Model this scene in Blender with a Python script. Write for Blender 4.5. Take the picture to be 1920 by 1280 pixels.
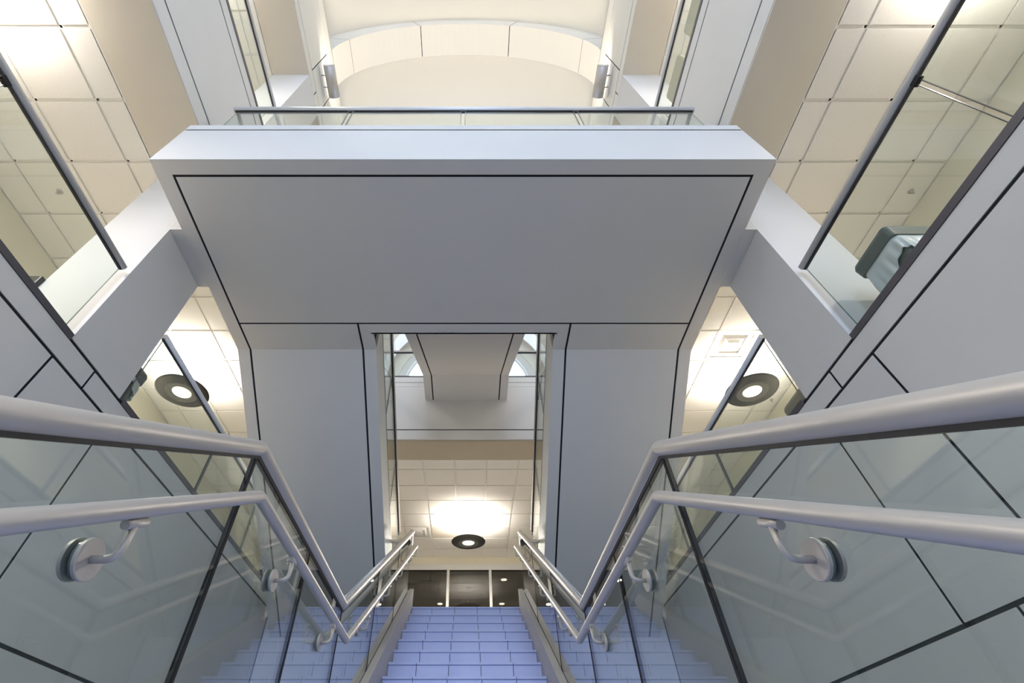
import bpy, bmesh, math, random
from mathutils import Vector, Matrix

# ------------------------------------------------------------------ start, camera, world, light, exposure
for o in list(bpy.data.objects):
    bpy.data.objects.remove(o)
sc = bpy.context.scene
COL = sc.collection
random.seed(7)
F_PX, CX_PX, PITCH = 883.08, 878.29, 46.7875
cam = bpy.data.cameras.new('camera')
cam.sensor_width = 36.0
cam.sensor_fit = 'HORIZONTAL'
cam.lens = F_PX / 1920 * 36
cam.shift_x = (960 - CX_PX) / 1920
cam.clip_start = 0.02
camo = bpy.data.objects.new('camera', cam)
camo.location = (0.046, 0, 0)
camo.rotation_euler = (math.radians(90 + PITCH), 0, 0)
COL.objects.link(camo)
sc.camera = camo

SKY = (0.62, 0.755, 1.0)
world = bpy.data.worlds.new('sky')
sc.world = world
world.use_nodes = True
world.node_tree.nodes['Background'].inputs[0].default_value = (*SKY, 1)
world.node_tree.nodes['Background'].inputs[1].default_value = 5.2
sc.view_settings.view_transform = 'Standard'
sc.view_settings.look = 'None'
sc.view_settings.exposure = 0.12
sc.view_settings.gamma = 1
sc.view_settings.use_curve_mapping = False
sc.cycles.use_denoising = True
sc.cycles.max_bounces = 10
sc.cycles.diffuse_bounces = 6
sc.cycles.glossy_bounces = 4
sc.cycles.transparent_max_bounces = 28
sc.cycles.sample_clamp_indirect = 6
sc.cycles.caustics_reflective = False
sc.cycles.caustics_refractive = False
WARM = (1.0, 0.915, 0.81)
P_PENDANT, P_PENDANT_WEAK, P_TOP, P_SCONCE, P_DOWN = 70, 32, 78, 32, 24


def area(name, loc, size, size_y, power, color, rot=(0, 0, 0), parent=None, shape='RECTANGLE', spread=math.pi):
    l = bpy.data.lights.new(name, 'AREA')
    l.shape = shape
    l.size = size
    if shape == 'RECTANGLE':
        l.size_y = size_y
    l.energy = power
    l.color = color
    l.spread = spread
    o = bpy.data.objects.new(name, l)
    o.location = loc
    o.rotation_euler = rot
    COL.objects.link(o)
    if parent:
        o.parent = parent
        o.matrix_parent_inverse = Matrix.Translation(-Vector(parent.location))
    return o


# daylight comes in through the tall glazed front behind the camera and the round window at the far end
portal = area('window_portal', (0, -11.15, 6.0), 5.2, 15.0, 1, SKY, (math.radians(90), 0, 0))
portal.data.cycles.is_portal = True

# ------------------------------------------------------------------ measured layout (metres, camera at z = 0)
W, WO, WALL = 2.717, 3.345, 5.21          # slab edge, outer face of columns, corridor wall
YC, YC2 = 2.228, 2.883                    # columns
YB, YE = -11.0, 12.3                       # glazed front, end wall
Z1, Z2, C1, C2 = 2.15, 6.30, 5.02, 9.13   # floors and ceilings
YF = 7.18                                 # edge of the far floors
ZG = -2.151
ZV, RV, RR = 10.97, 3.27, 2.717           # vault springing, vault and rib radius
XC = 0.012                                # axis of the central stair

# ------------------------------------------------------------------ materials
MATS = {}


def mat(name, color, rough=0.5, metal=0.0, noise=0.0, scale=6.0, bump=0.0, bscale=200.0, emit=None, power=0.0, spec=0.5):
    m = bpy.data.materials.new(name)
    m.use_nodes = True
    nt = m.node_tree
    b = nt.nodes['Principled BSDF']
    b.inputs['Base Color'].default_value = (*color, 1)
    b.inputs['Roughness'].default_value = rough
    b.inputs['Metallic'].default_value = metal
    b.inputs['Specular IOR Level'].default_value = spec
    tc = nt.nodes.new('ShaderNodeTexCoord')
    if noise:
        n = nt.nodes.new('ShaderNodeTexNoise')
        n.inputs['Scale'].default_value = scale
        n.inputs['Detail'].default_value = 4
        nt.links.new(tc.outputs['Object'], n.inputs['Vector'])
        r = nt.nodes.new('ShaderNodeMapRange')
        r.inputs['To Min'].default_value = 1 - noise
        r.inputs['To Max'].default_value = 1 + noise
        nt.links.new(n.outputs['Fac'], r.inputs['Value'])
        x = nt.nodes.new('ShaderNodeMix')
        x.data_type = 'RGBA'
        x.blend_type = 'MULTIPLY'
        x.inputs[0].default_value = 1
        x.inputs[6].default_value = (*color, 1)
        nt.links.new(r.outputs['Result'], x.inputs[7])
        nt.links.new(x.outputs[2], b.inputs['Base Color'])
    if bump:
        n2 = nt.nodes.new('ShaderNodeTexNoise')
        n2.inputs['Scale'].default_value = bscale
        nt.links.new(tc.outputs['Object'], n2.inputs['Vector'])
        bp = nt.nodes.new('ShaderNodeBump')
        bp.inputs['Strength'].default_value = bump
        bp.inputs['Distance'].default_value = 0.002
        nt.links.new(n2.outputs['Fac'], bp.inputs['Height'])
        nt.links.new(bp.outputs['Normal'], b.inputs['Normal'])
    if emit:
        b.inputs['Emission Color'].default_value = (*emit, 1)
        b.inputs['Emission Strength'].default_value = power
    MATS[name] = m
    return m


def glass(name, tint, refl=1.0, rough=0.0):
    m = bpy.data.materials.new(name)
    m.use_nodes = True
    nt = m.node_tree
    nt.nodes.clear()
    out = nt.nodes.new('ShaderNodeOutputMaterial')
    g = nt.nodes.new('ShaderNodeNewGeometry')
    d = nt.nodes.new('ShaderNodeVectorMath')
    d.operation = 'DOT_PRODUCT'
    nt.links.new(g.outputs['Normal'], d.inputs[0])
    nt.links.new(g.outputs['Incoming'], d.inputs[1])

    def math_(op, a, b=None):
        n = nt.nodes.new('ShaderNodeMath')
        n.operation = op
        for i, v in enumerate((a, b)):
            if v is None:
                continue
            if isinstance(v, (int, float)):
                n.inputs[i].default_value = v
            else:
                nt.links.new(v, n.inputs[i])
        return n.outputs[0]
    c = math_('ABSOLUTE', d.outputs['Value'])
    f = math_('POWER', math_('SUBTRACT', 1.0, c), 5.0)
    f = math_('ADD', math_('MULTIPLY', f, 0.95 * refl), 0.045 * refl)
    t = nt.nodes.new('ShaderNodeBsdfTransparent')
    t.inputs[0].default_value = (*tint, 1)
    gl = nt.nodes.new('ShaderNodeBsdfGlossy')
    gl.inputs['Roughness'].default_value = rough
    mx = nt.nodes.new('ShaderNodeMixShader')
    nt.links.new(f, mx.inputs[0])
    nt.links.new(t.outputs[0], mx.inputs[1])
    nt.links.new(gl.outputs[0], mx.inputs[2])
    nt.links.new(mx.outputs[0], out.inputs[0])
    MATS[name] = m
    return m


PANEL = mat('painted_panel', (0.72, 0.71, 0.70), 0.55, noise=0.02, scale=3, bump=0.04, bscale=350, spec=0.3)
CREAM = mat('cream_plaster', (0.80, 0.77, 0.70), 0.7, noise=0.015, scale=2)
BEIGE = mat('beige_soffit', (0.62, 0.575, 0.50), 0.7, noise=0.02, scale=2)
YELLOW = mat('pale_yellow_wall', (0.80, 0.755, 0.62), 0.7, noise=0.02, scale=2)
LITYELLOW = mat('lit_yellow_wall', (0.88, 0.83, 0.68), 0.7, noise=0.02, scale=2)  # yellow wall paint lightened, the hall lamp's light put into its colour
BLACK = mat('black_reveal', (0.006, 0.006, 0.008), 0.8, noise=0.1, scale=20)
STEEL = mat('satin_steel', (0.56, 0.53, 0.50), 0.45, metal=0.4, noise=0.03, scale=9, bump=0.02, bscale=500)
LIT_STEEL = mat('lit_steel', (0.74, 0.74, 0.76), 0.4, metal=0.2, noise=0.03, scale=9)  # rail steel made paler, daylight on the rails put into the colour
SHOE = mat('dark_aluminium', (0.12, 0.115, 0.13), 0.45, metal=0.5, noise=0.05, scale=30)
STONE = mat('stair_tile', (0.52, 0.565, 0.82), 0.5, noise=0.06, scale=14, bump=0.05, bscale=160)
GROUT = mat('stair_grout', (0.16, 0.17, 0.21), 0.9, noise=0.1, scale=60)
GROUND = mat('ground_floor_stone', (0.16, 0.145, 0.13), 0.5, noise=0.08, scale=3)
FLOOR = mat('beige_floor', (0.50, 0.475, 0.43), 0.5, noise=0.08, scale=3)
GREY = mat('grey_stringer', (0.46, 0.44, 0.43), 0.5, noise=0.04, scale=8)
TBAR = mat('ceiling_grid', (0.80, 0.79, 0.76), 0.5, noise=0.02, scale=30)
GLASS = glass('clear_glass', (0.955, 0.985, 0.97), 1.0)
GLASS_STAIR = glass('stair_glass', (0.93, 0.965, 0.955), 1.5)
GLASS_DARK = glass('grey_partition_glass', (0.42, 0.42, 0.41), 1.25)
GLASS_WIN = glass('window_glass', (0.97, 0.985, 1.0), 1.0)
SHADED_BEIGE = mat('shaded_beige_soffit', (0.47, 0.42, 0.33), 0.7, noise=0.02, scale=2)  # same beige soffit paint, darkened to carry the shade at the hall edge
EDGE = mat('glass_edge', (0.14, 0.19, 0.18), 0.2, noise=0.1, scale=30)
LAMPBLACK = mat('lamp_black', (0.012, 0.013, 0.012), 0.35, noise=0.1, scale=40)
LAMPGREY = mat('lamp_grey', (0.10, 0.10, 0.095), 0.4, noise=0.05, scale=40)
BRONZE = mat('dark_handrail_slot', (0.01, 0.01, 0.015), 0.6, noise=0.1, scale=40)
DIFF = mat('lit_diffuser', (0.9, 0.88, 0.82), 0.5, noise=0.01, scale=10, emit=(1, 0.93, 0.80), power=0.9)
LED = mat('lit_downlight', (0.9, 0.9, 0.85), 0.5, noise=0.01, scale=10, emit=(1, 0.88, 0.70), power=7)
WHITE = mat('white_enamel', (0.82, 0.81, 0.78), 0.4, noise=0.01, scale=10)
BIN = mat('grey_green_plastic', (0.105, 0.125, 0.115), 0.5, noise=0.06, scale=20)
TAUPE = mat('taupe_plastic', (0.30, 0.26, 0.19), 0.5, noise=0.05, scale=20)
BINBLACK = mat('black_plastic', (0.015, 0.015, 0.015), 0.4, noise=0.06, scale=20)
UPHOL = mat('beige_upholstery', (0.55, 0.52, 0.40), 0.85, noise=0.05, scale=30, bump=0.1, bscale=300)
DIM = mat('dim_ceiling', (0.52, 0.50, 0.46), 0.8, noise=0.05, scale=5)
# acoustic tile: white with fine dark fissures
m = mat('acoustic_tile', (0.80, 0.785, 0.75), 0.85, bump=0.12, bscale=120)
nt = m.node_tree
bs = nt.nodes['Principled BSDF']
tc = nt.nodes.new('ShaderNodeTexCoord')
n1 = nt.nodes.new('ShaderNodeTexNoise')
n1.inputs['Scale'].default_value = 95
n1.inputs['Detail'].default_value = 3
nt.links.new(tc.outputs['Object'], n1.inputs['Vector'])
rp = nt.nodes.new('ShaderNodeValToRGB')
rp.color_ramp.elements[0].position = 0.27
rp.color_ramp.elements[0].color = (0.50, 0.48, 0.44, 1)
rp.color_ramp.elements[1].position = 0.36
rp.color_ramp.elements[1].color = (0.80, 0.785, 0.75, 1)
nt.links.new(n1.outputs['Fac'], rp.inputs[0])
nt.links.new(rp.outputs[0], bs.inputs['Base Color'])
TILE = m
# white bag film
m = mat('white_bag_film', (0.78, 0.82, 0.86), 0.35, noise=0.05, scale=25)
nt = m.node_tree
bs = nt.nodes['Principled BSDF']
bs.inputs['Alpha'].default_value = 0.8
BAG = m


# ------------------------------------------------------------------ helpers
def tag(o, label=None, cat=None, group=None, kind=None):
    if label:
        o['label'] = label
    if cat:
        o['category'] = cat
    if group:
        o['group'] = group
    if kind:
        o['kind'] = kind
    return o


def link(name, me, material, parent=None, smooth=False):
    o = bpy.data.objects.new(name, me)
    COL.objects.link(o)
    if material and not me.materials:
        me.materials.append(material)
    if smooth:
        for p in me.polygons:
            p.use_smooth = True
    if parent:
        o.parent = parent
        o.matrix_parent_inverse = Matrix.Translation(-Vector(parent.location))
    return o


def empty(name, loc=(0, 0, 0), label=None, cat=None, group=None, kind=None):
    o = bpy.data.objects.new(name, None)
    o.location = loc
    o.empty_display_size = 0.1
    COL.objects.link(o)
    return tag(o, label, cat, group, kind)


def pydata(name, verts, faces, material, parent=None, smooth=False, recalc=True):
    me = bpy.data.meshes.new(name)
    me.from_pydata([tuple(v) for v in verts], [], faces)
    if recalc:
        bm = bmesh.new()
        bm.from_mesh(me)
        bmesh.ops.recalc_face_normals(bm, faces=bm.faces)
        bm.to_mesh(me)
        bm.free()
    return link(name, me, material, parent, smooth)


BOXF = [(0, 1, 3, 2), (4, 6, 7, 5), (0, 4, 5, 1), (2, 3, 7, 6), (0, 2, 6, 4), (1, 5, 7, 3)]


def boxv(x, y, z):
    x, y, z = sorted(x), sorted(y), sorted(z)
    return [(a, b, c) for a in x for b in y for c in z]


def box(name, x, y, z, material, parent=None, bevel=0.0):
    if not bevel:
        return pydata(name, boxv(x, y, z), BOXF, material, parent)
    bm = bmesh.new()
    vs = [bm.verts.new(v) for v in boxv(x, y, z)]
    for f in BOXF:
        bm.faces.new([vs[i] for i in f])
    bmesh.ops.recalc_face_normals(bm, faces=bm.faces)
    bmesh.ops.bevel(bm, geom=bm.edges[:], offset=bevel, segments=3, affect='EDGES', profile=0.5)
    me = bpy.data.meshes.new(name)
    bm.to_mesh(me)
    bm.free()
    return link(name, me, material, parent)


def boxes(name, lst, material, parent=None):
    v, f = [], []
    for x, y, z in lst:
        k = len(v)
        v += boxv(x, y, z)
        f += [tuple(i + k for i in q) for q in BOXF]
    return pydata(name, v, f, material, parent)


def prism(name, poly, x0, x1, material, parent=None):
    """poly: outline in (y, z), extruded from x0 to x1 (convex or not: capped with an n-gon)"""
    n = len(poly)
    v = [(x0, y, z) for y, z in poly] + [(x1, y, z) for y, z in poly]
    f = [tuple(range(n)), tuple(range(2 * n - 1, n - 1, -1))]
    f += [(i, (i + 1) % n, n + (i + 1) % n, n + i) for i in range(n)]
    return pydata(name, v, f, material, parent)


def lathe(name, prof, centre, material, parent=None, seg=40, axis='Z'):
    """prof: (r, h) list turned about an axis through centre"""
    v, f = [], []
    n = len(prof)
    for i in range(seg):
        a = 2 * math.pi * i / seg
        for r, h in prof:
            p = (r * math.cos(a), r * math.sin(a), h)
            if axis == 'X':
                p = (h, p[0], p[1])
            elif axis == 'Y':
                p = (p[0], h, p[1])
            v.append((p[0] + centre[0], p[1] + centre[1], p[2] + centre[2]))
    for i in range(seg):
        j = (i + 1) % seg
        for k in range(n - 1):
            f.append((i * n + k, j * n + k, j * n + k + 1, i * n + k + 1))
    o = pydata(name, v, f, material, parent)
    bm = bmesh.new()
    bm.from_mesh(o.data)
    bmesh.ops.remove_doubles(bm, verts=bm.verts, dist=1e-5)
    bmesh.ops.recalc_face_normals(bm, faces=bm.faces)
    for fc in bm.faces:
        fc.smooth = True
    for e in bm.edges:
        if len(e.link_faces) == 2 and e.calc_face_angle(0) > 0.6:
            e.smooth = False
    bm.to_mesh(o.data)
    bm.free()
    return o


def fillet(pts, r, n=8):
    pts = [Vector(p) for p in pts]
    out = [pts[0]]
    for a, b, c in zip(pts, pts[1:], pts[2:]):
        u, w = (a - b).normalized(), (c - b).normalized()
        ang = u.angle(w)
        if ang > 3.1 or r <= 0:
            out.append(b)
            continue
        d = min(r / math.tan(ang / 2), (a - b).length * 0.49, (c - b).length * 0.49)
        p, q = b + u * d, b + w * d
        for i in range(n + 1):
            t = i / n
            out.append((1 - t) ** 2 * p + 2 * t * (1 - t) * b + t * t * q)
    out.append(pts[-1])
    return out


def tube(name, pts, rad, material, parent=None, r=0.0, seg=18, squash=None):
    pts = fillet(pts, r)
    v, f = [], []
    up = None
    for i, p in enumerate(pts):
        d = ((pts[min(i + 1, len(pts) - 1)] - p).normalized() + (p - pts[max(i - 1, 0)]).normalized())
        d.normalize()
        if up is None:
            up = Vector((1, 0, 0)) if abs(d.x) < 0.9 else Vector((0, 0, 1))
        s = d.cross(up).normalized()
        up = s.cross(d).normalized()
        k = 1.0
        if 0 < i < len(pts) - 1:
            ang = (pts[i] - pts[i - 1]).angle(pts[i + 1] - pts[i])
            k = 1 / max(0.5, math.cos(ang / 2))
        for j in range(seg):
            a = 2 * math.pi * j / seg
            v.append(p + up * math.cos(a) * rad + s * math.sin(a) * rad * k)
    for i in range(len(pts) - 1):
        for j in range(seg):
            q = (j + 1) % seg
            f.append((i * seg + j, i * seg + q, (i + 1) * seg + q, (i + 1) * seg + j))
    f.append(tuple(range(seg)))
    f.append(tuple(range((len(pts) - 1) * seg, len(pts) * seg)))
    o = pydata(name, v, f, material, parent)
    for p in o.data.polygons:
        p.use_smooth = len(p.vertices) == 4
    return o


GAP = 0.0115   # half a reveal joint


def panels_x(parent, side, face, rects, name='panel', t=0.03, material=None):
    """separate wall panels on the plane x = side*face (front towards the middle); rects (y0, y1, z0, z1)"""
    for y0, y1, z0, z1 in rects:
        box(name, (side * face, side * (face + t)), (y0 + GAP, y1 - GAP), (z0 + GAP, z1 - GAP), material or PANEL, parent)


def panels_y(parent, face, rects, name='panel', t=0.03, material=None):
    for x0, x1, z0, z1 in rects:
        box(name, (x0 + GAP, x1 - GAP), (face, face + t), (z0 + GAP, z1 - GAP), material or PANEL, parent)


def glass_panel(parent, side_x, poly, t=0.012, material=None, name='glass_panel'):
    """glass sheet in the plane x = side_x with outline poly in (y, z) and a darker green edge"""
    g = prism(name, poly, side_x - t / 2, side_x + t / 2, material or GLASS, parent)
    g.data.materials.append(EDGE)
    for p in g.data.polygons:
        if len(p.vertices) == 4 and abs(p.normal.x) < 0.5:
            p.material_index = 1
    return g


def strip(poly_line, d0, d1):
    """quad strip outline: polyline (y, z) raised by d0 and d1 in z"""
    return [(y, z + d0) for y, z in poly_line] + [(y, z + d1) for y, z in reversed(poly_line)]


SIDES = ((-1, 'left'), (1, 'right'))

# ------------------------------------------------------------------ the building
# ground floor and closing walls
tag(box('floor', (-W - 0.4, W + 0.4), (YB, YE), (ZG - 0.25, ZG), GROUND), kind='structure', label='grey ground floor at the foot of the stairs')
# stair-well side walls up to the first slab edge, faced with separate panels
for s, nm in SIDES:
    w = tag(box('wall_' + nm, (s * (W + 0.007), s * (W + 0.10)), (YB, YE), (ZG, 2.415), BLACK), kind='structure',
            label='white panelled stairwell wall on the %s with black joints' % nm)
    j1, j2 = (2.215, 2.92) if s < 0 else (2.19, 2.85)
    panels_x(w, s, W, [(YB, 2.55, 2.22, 2.395), (2.55, YF, 2.22, 2.395)])
    panels_x(w, s, W, [(YB, -1.6, 0.80, 2.22), (-1.6, j1, 0.80, 2.22), (j1, j2, 0.80, 2.22), (j2, YF, 0.80, 2.22)])
    panels_x(w, s, W, [(YB, -1.6, -0.60, 0.80), (-1.6, 2.51, -0.60, 0.80), (2.51, YF, -0.60, 0.80), (YB, YF, ZG, -0.60)])
# first upper floor: side walks and far hall
for s, nm in SIDES:
    f = tag(box('floor_walkway_' + nm, (s * (W + 0.10), s * (WALL + 0.1)), (YB, YE), (1.85, Z1), FLOOR), kind='structure',
            label='walkway floor beside the stairwell on the %s' % nm)
    box('kerb', (s * (W + 0.101), s * (W + 0.13)), (YB, YE), (Z1 - 0.01, 2.39), GREY, f)
fh = tag(box('floor_hall', (-W, W), (YF + 0.03, YE), (1.70, Z1), FLOOR), kind='structure', label='hall floor at the head of the central stair')
for s, nm in SIDES:
    xs = sorted((s * 0.96, s * W))
    ff = tag(box('wall_hall_edge_' + nm, xs, (YF + 0.007, YF + 0.2), (ZG, Z1 - 0.05), BLACK), kind='structure',
             label='panelled floor edge behind the foot of the %s return stair' % nm)
    panels_y(ff, YF, [(xs[0], xs[1], 0.89, 1.10), (xs[0], xs[1], 1.10, Z1), (xs[0], xs[1], ZG, 0.89)])
# corridor walls (outer), both storeys
for s, nm in SIDES:
    tag(box('wall_corridor_' + nm, (s * WALL, s * (WALL + 0.15)), (YB, YE), (Z1, C2 + 0.3), YELLOW), kind='structure',
        label='pale yellow outer corridor wall on the %s' % nm)
# second upper floor slab with its panelled edge
for s, nm in SIDES:
    e = tag(box('wall_gallery_edge_' + nm, (s * (W + 0.007), s * (W + 0.09)), (YB, YF + 0.2), (5.045, 6.592), BLACK), kind='structure',
            label='panelled upper gallery edge on the %s with black joints' % nm)
    panels_x(e, s, W, [(YB, 2.555, 5.03, 5.25), (2.555, YF, 5.03, 5.25), (YB, 2.555, 6.40, 6.58), (2.555, YF, 6.40, 6.58)])
    panels_x(e, s, W, [(YB, YC - 0.01, 5.25, 6.40), (YC - 0.01, YC2, 5.25, 6.40), (YC2, YF, 5.25, 6.40)])
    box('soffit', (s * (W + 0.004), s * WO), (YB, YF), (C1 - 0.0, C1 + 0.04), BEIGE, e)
    tag(box('floor_gallery_' + nm, (s * (W + 0.09), s * (WALL + 0.1)), (YB, YE), (5.16, Z2), FLOOR), kind='structure',
        label='upper gallery floor on the %s' % nm)
tag(box('floor_upper_hall', (-W, W), (YF + 0.2, YE), (5.16, Z2), FLOOR), kind='structure', label='upper hall floor beyond the bridge')
e = tag(box('wall_upper_hall_edge', (-W, W), (YF + 0.007, YF + 0.25), (5.045, Z2 - 0.02), BLACK), kind='structure',
        label='white panelled edge of the upper hall floor facing the bridge')
panels_y(e, YF, [(-W, W, 5.03, 5.25), (-W, W, 5.25, Z2)])
for s in (-1, 1):
    xs = sorted((s * 0.80, s * W))
    panels_y(e, YF, [(xs[0], xs[1], Z2, 6.42), (xs[0], xs[1], 6.42, 6.58)])
    box('kerb', xs, (YF + 0.007, YF + 0.2), (Z2 - 0.02, 6.57), GREY, e)
    box('panel', xs, (YF + 0.005, YF + 0.035), (Z2 - 0.012, Z2 + 0.012), PANEL, e)
box('soffit', (-WO, WO), (YF + 0.03, 7.815), (C1, C1 + 0.04), SHADED_BEIGE, e)

# columns on both storeys
for s, nm in SIDES:
    for z0, z1, wh in ((Z1, C1 + 0.02, 'between walkway and gallery'), (Z2, C2 + 0.02, 'between gallery and vault beam')):
        tag(box('column', (s * (W - 0.0), s * WO), (YC, YC2), (2.408 if z0 == Z1 else 6.588, z1), PANEL), kind='structure',
            label='square white column %s on the %s' % (wh, nm))
        # plinth behind the slab-edge panels
        tag(box('column_base', (s * (W + 0.14), s * WO), (YC, YC2), (z0, z0 + 0.20), PANEL), kind='structure',
            label='foot of the white column %s on the %s' % (wh, nm))

# vault beams
for s, nm in SIDES:
    b = tag(box('wall_vault_beam_' + nm, (s * (W + 0.007), s * (WO + 0.1)), (YB, YE), (C2 + 0.02, ZV), BLACK), kind='structure',
            label='cream panelled beam under the vault on the %s' % nm)
    box('cap', (s * W, s * (WO + 0.1)), (YB, YE), (ZV - 0.03, ZV), CREAM, b)
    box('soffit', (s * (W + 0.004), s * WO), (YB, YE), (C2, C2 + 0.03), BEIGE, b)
    panels_x(b, s, W, [(YB, 2.555, C2, 9.345), (2.555, YE, C2, 9.345), (YB, 2.555, 10.55, ZV), (2.555, YE, 10.55, ZV)], material=CREAM)
    panels_x(b, s, W, [(YB, YC - 0.02, 9.345, 10.55), (YC - 0.02, YC2, 9.345, 10.55), (YC2, 7.0, 9.345, 10.55), (7.0, YE, 9.345, 10.55)], material=CREAM)
    tag(box('roof_gallery_' + nm, (s * WO, s * (WALL + 0.2)), (YB, YE), (C2 + 0.06, C2 + 0.3), PANEL), kind='structure', label='roof slab over the %s gallery' % nm)

# barrel vault
NV = 48
v, f = [], []
for r in (RV, RV + 0.15):
    for y in (YB - 0.1, YE + 0.1):
        for i in range(NV + 1):
            a = math.pi * i / NV
            v.append((r * math.cos(a), y, ZV + r * math.sin(a) - (0.06 if i in (0, NV) else 0)))
K = NV + 1
for i in range(NV):
    f.append((i, i + 1, K + i + 1, K + i))
    f.append((2 * K + i, 3 * K + i, 3 * K + i + 1, 2 * K + i + 1))
    f.append((i, 2 * K + i, 2 * K + i + 1, i + 1))
    f.append((K + i, K + i + 1, 3 * K + i + 1, 3 * K + i))
vault = tag(pydata('ceiling_vault', v, f, CREAM, smooth=True), kind='structure', label='smooth cream barrel vault over the stair hall')


def wedge(name, r0, r1, y0, y1, a0, a1, material, parent, n=12):
    v, f = [], []
    for i in range(n + 1):
        a = math.radians(a0 + (a1 - a0) * i / n)
        for r in (r0, r1):
            for y in (y0, y1):
                v.append((r * math.cos(a), y, ZV + r * math.sin(a)))
    for i in range(n):
        b = 4 * i
        f += [(b, b + 4, b + 5, b + 1), (b + 2, b + 3, b + 7, b + 6), (b, b + 2, b + 6, b + 4), (b + 1, b + 5, b + 7, b + 3)]
    f += [(0, 1, 3, 2), (4 * n, 4 * n + 2, 4 * n + 3, 4 * n + 1)]
    return pydata(name, v, f, material, parent)


for y0, y1, lab in ((YC, YC2, 'panelled arch rib across the vault above the columns'), (7.1, 7.75, 'panelled arch rib across the vault above the upper hall edge'),
                    (11.2, 11.85, 'panelled arch rib across the vault near the round-headed window')):
    rib = tag(wedge('ceiling_arch_rib', RR + 0.008, RV + 0.02, y0 + 0.008, y1 - 0.008, 0.2, 179.8, BLACK, None, 40), kind='structure', label=lab)
    cuts = [0.0, 21.3, 67.5, 114.0, 159.0, 180.0]
    for a0, a1 in zip(cuts, cuts[1:]):
        wedge('panel', RR, RV - 0.10, y0, y1, a0 + 0.2, a1 - 0.2, CREAM, rib, 14)
        wedge('panel', RV - 0.09, RV + 0.01, y0, y1, a0 + 0.2, a1 - 0.2, CREAM, rib, 14)

# end wall with a round-headed window
NW = 40
RW = 2.23


def arch_wall(name, r_in, r_out, y0, y1, zbase, material, parent=None):
    inner = [(-r_in, zbase)] + [(-r_in * math.cos(math.pi * i / NW), ZV + r_in * math.sin(math.pi * i / NW)) for i in range(NW + 1)] + [(r_in, zbase)]
    outer = [(-r_out, zbase)] + [(-r_out * math.cos(math.pi * i / NW), ZV + r_out * math.sin(math.pi * i / NW)) for i in range(NW + 1)] + [(r_out, zbase)]
    n = len(inner)
    v = [(x, y, z) for y in (y0, y1) for ring in (inner, outer) for x, z in ring]
    f = []
    for i in range(n - 1):
        f += [(i, i + 1, n + i + 1, n + i), (2 * n + i, 3 * n + i, 3 * n + i + 1, 2 * n + i + 1),
              (i, 2 * n + i, 2 * n + i + 1, i + 1), (n + i, n + i + 1, 3 * n + i + 1, 3 * n + i)]
    f += [(0, n, 3 * n, 2 * n), (n - 1, 3 * n - 1, 4 * n - 1, 2 * n - 1)]
    return pydata(name, v, f, material, parent)


WB = 8.3
aw = tag(arch_wall('wall_end_arch', 2.48, RV + 0.1, YE, YE + 0.15, WB, CREAM), kind='structure', label='cream end wall around the round-headed window')
arch_wall('window_reveal', RW, 2.48, YE + 0.10, YE + 0.35, WB, PANEL, aw)
box('panel', (-WO, WO), (YE, YE + 0.15), (Z2, WB), CREAM, aw)
for s in (-1, 1):
    box('panel', (s * (RV + 0.1), s * (WALL + 0.1)), (YE, YE + 0.15), (Z2, C2 + 0.3), CREAM, aw)
win = tag(arch_wall('window_1', RW - 0.06, RW + 0.01, YE + 0.2, YE + 0.28, WB, WHITE), kind='structure', label='tall round-headed window in the end wall, bright with daylight')
pv = [(0, YE + 0.24, WB)] + [(-RW * math.cos(math.pi * i / NW), YE + 0.24, ZV + RW * math.sin(math.pi * i / NW)) for i in range(NW + 1)]
pv = [(-RW, YE + 0.24, WB)] + pv[1:] + [(RW, YE + 0.24, WB)]
pydata('pane', pv, [tuple(range(len(pv)))], GLASS_WIN, win)
for x in (-0.75, 0.75):
    box('mullion', (x - 0.03, x + 0.03), (YE + 0.2, YE + 0.28), (WB, ZV + math.sqrt(RW ** 2 - x * x)), WHITE, win)
box('transom', (-RW, RW), (YE + 0.2, YE + 0.28), (ZV - 1.2, ZV - 1.14), WHITE, win)

# glazed front behind the camera
wf = tag(box('wall_front_base', (-WALL - 0.2, WALL + 0.2), (YB - 0.2, YB), (ZG - 0.2, -1.3), PANEL), kind='structure', label='low wall under the glazed front')
for s in (-1, 1):
    box('pier', (s * 2.75, s * (WO + 0.1)), (YB - 0.2, YB), (-1.3, ZV + 2.0), PANEL, wf)
    box('pier', (s * (WO + 0.1), s * (WALL + 0.2)), (YB - 0.2, YB), (-1.3, Z1 + 0.3), PANEL, wf)
    box('pier', (s * (WO + 0.1), s * (WALL + 0.2)), (YB - 0.2, YB), (4.7, Z2 + 0.3), PANEL, wf)
    box('pier', (s * (WO + 0.1), s * (WALL + 0.2)), (YB - 0.2, YB), (C2 - 0.2, C2 + 0.3), PANEL, wf)
    box('pier', (s * (WALL - 0.2), s * (WALL + 0.2)), (YB - 0.2, YB), (Z1, C2), PANEL, wf)
    for k, (z0, z1) in enumerate(((Z1 + 0.3, 4.7), (Z2 + 0.3, C2 - 0.2))):  # unseen windows, added to bring more daylight into the corridors
        ws = tag(box('window_%d' % (3 + k + (2 if s > 0 else 0)), (s * (WO + 0.1), s * (WALL - 0.2)), (YB - 0.14, YB - 0.06), (z0, z0 + 0.06), SHOE), kind='structure',
                 label='added corridor end window in the glazed front, for more daylight')
        box('pane', (s * (WO + 0.1), s * (WALL - 0.2)), (YB - 0.105, YB - 0.095), (z0 + 0.06, z1 - 0.06), GLASS_WIN, ws)
        box('frame', (s * (WO + 0.1), s * (WALL - 0.2)), (YB - 0.14, YB - 0.06), (z1 - 0.06, z1), SHOE, ws)
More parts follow.
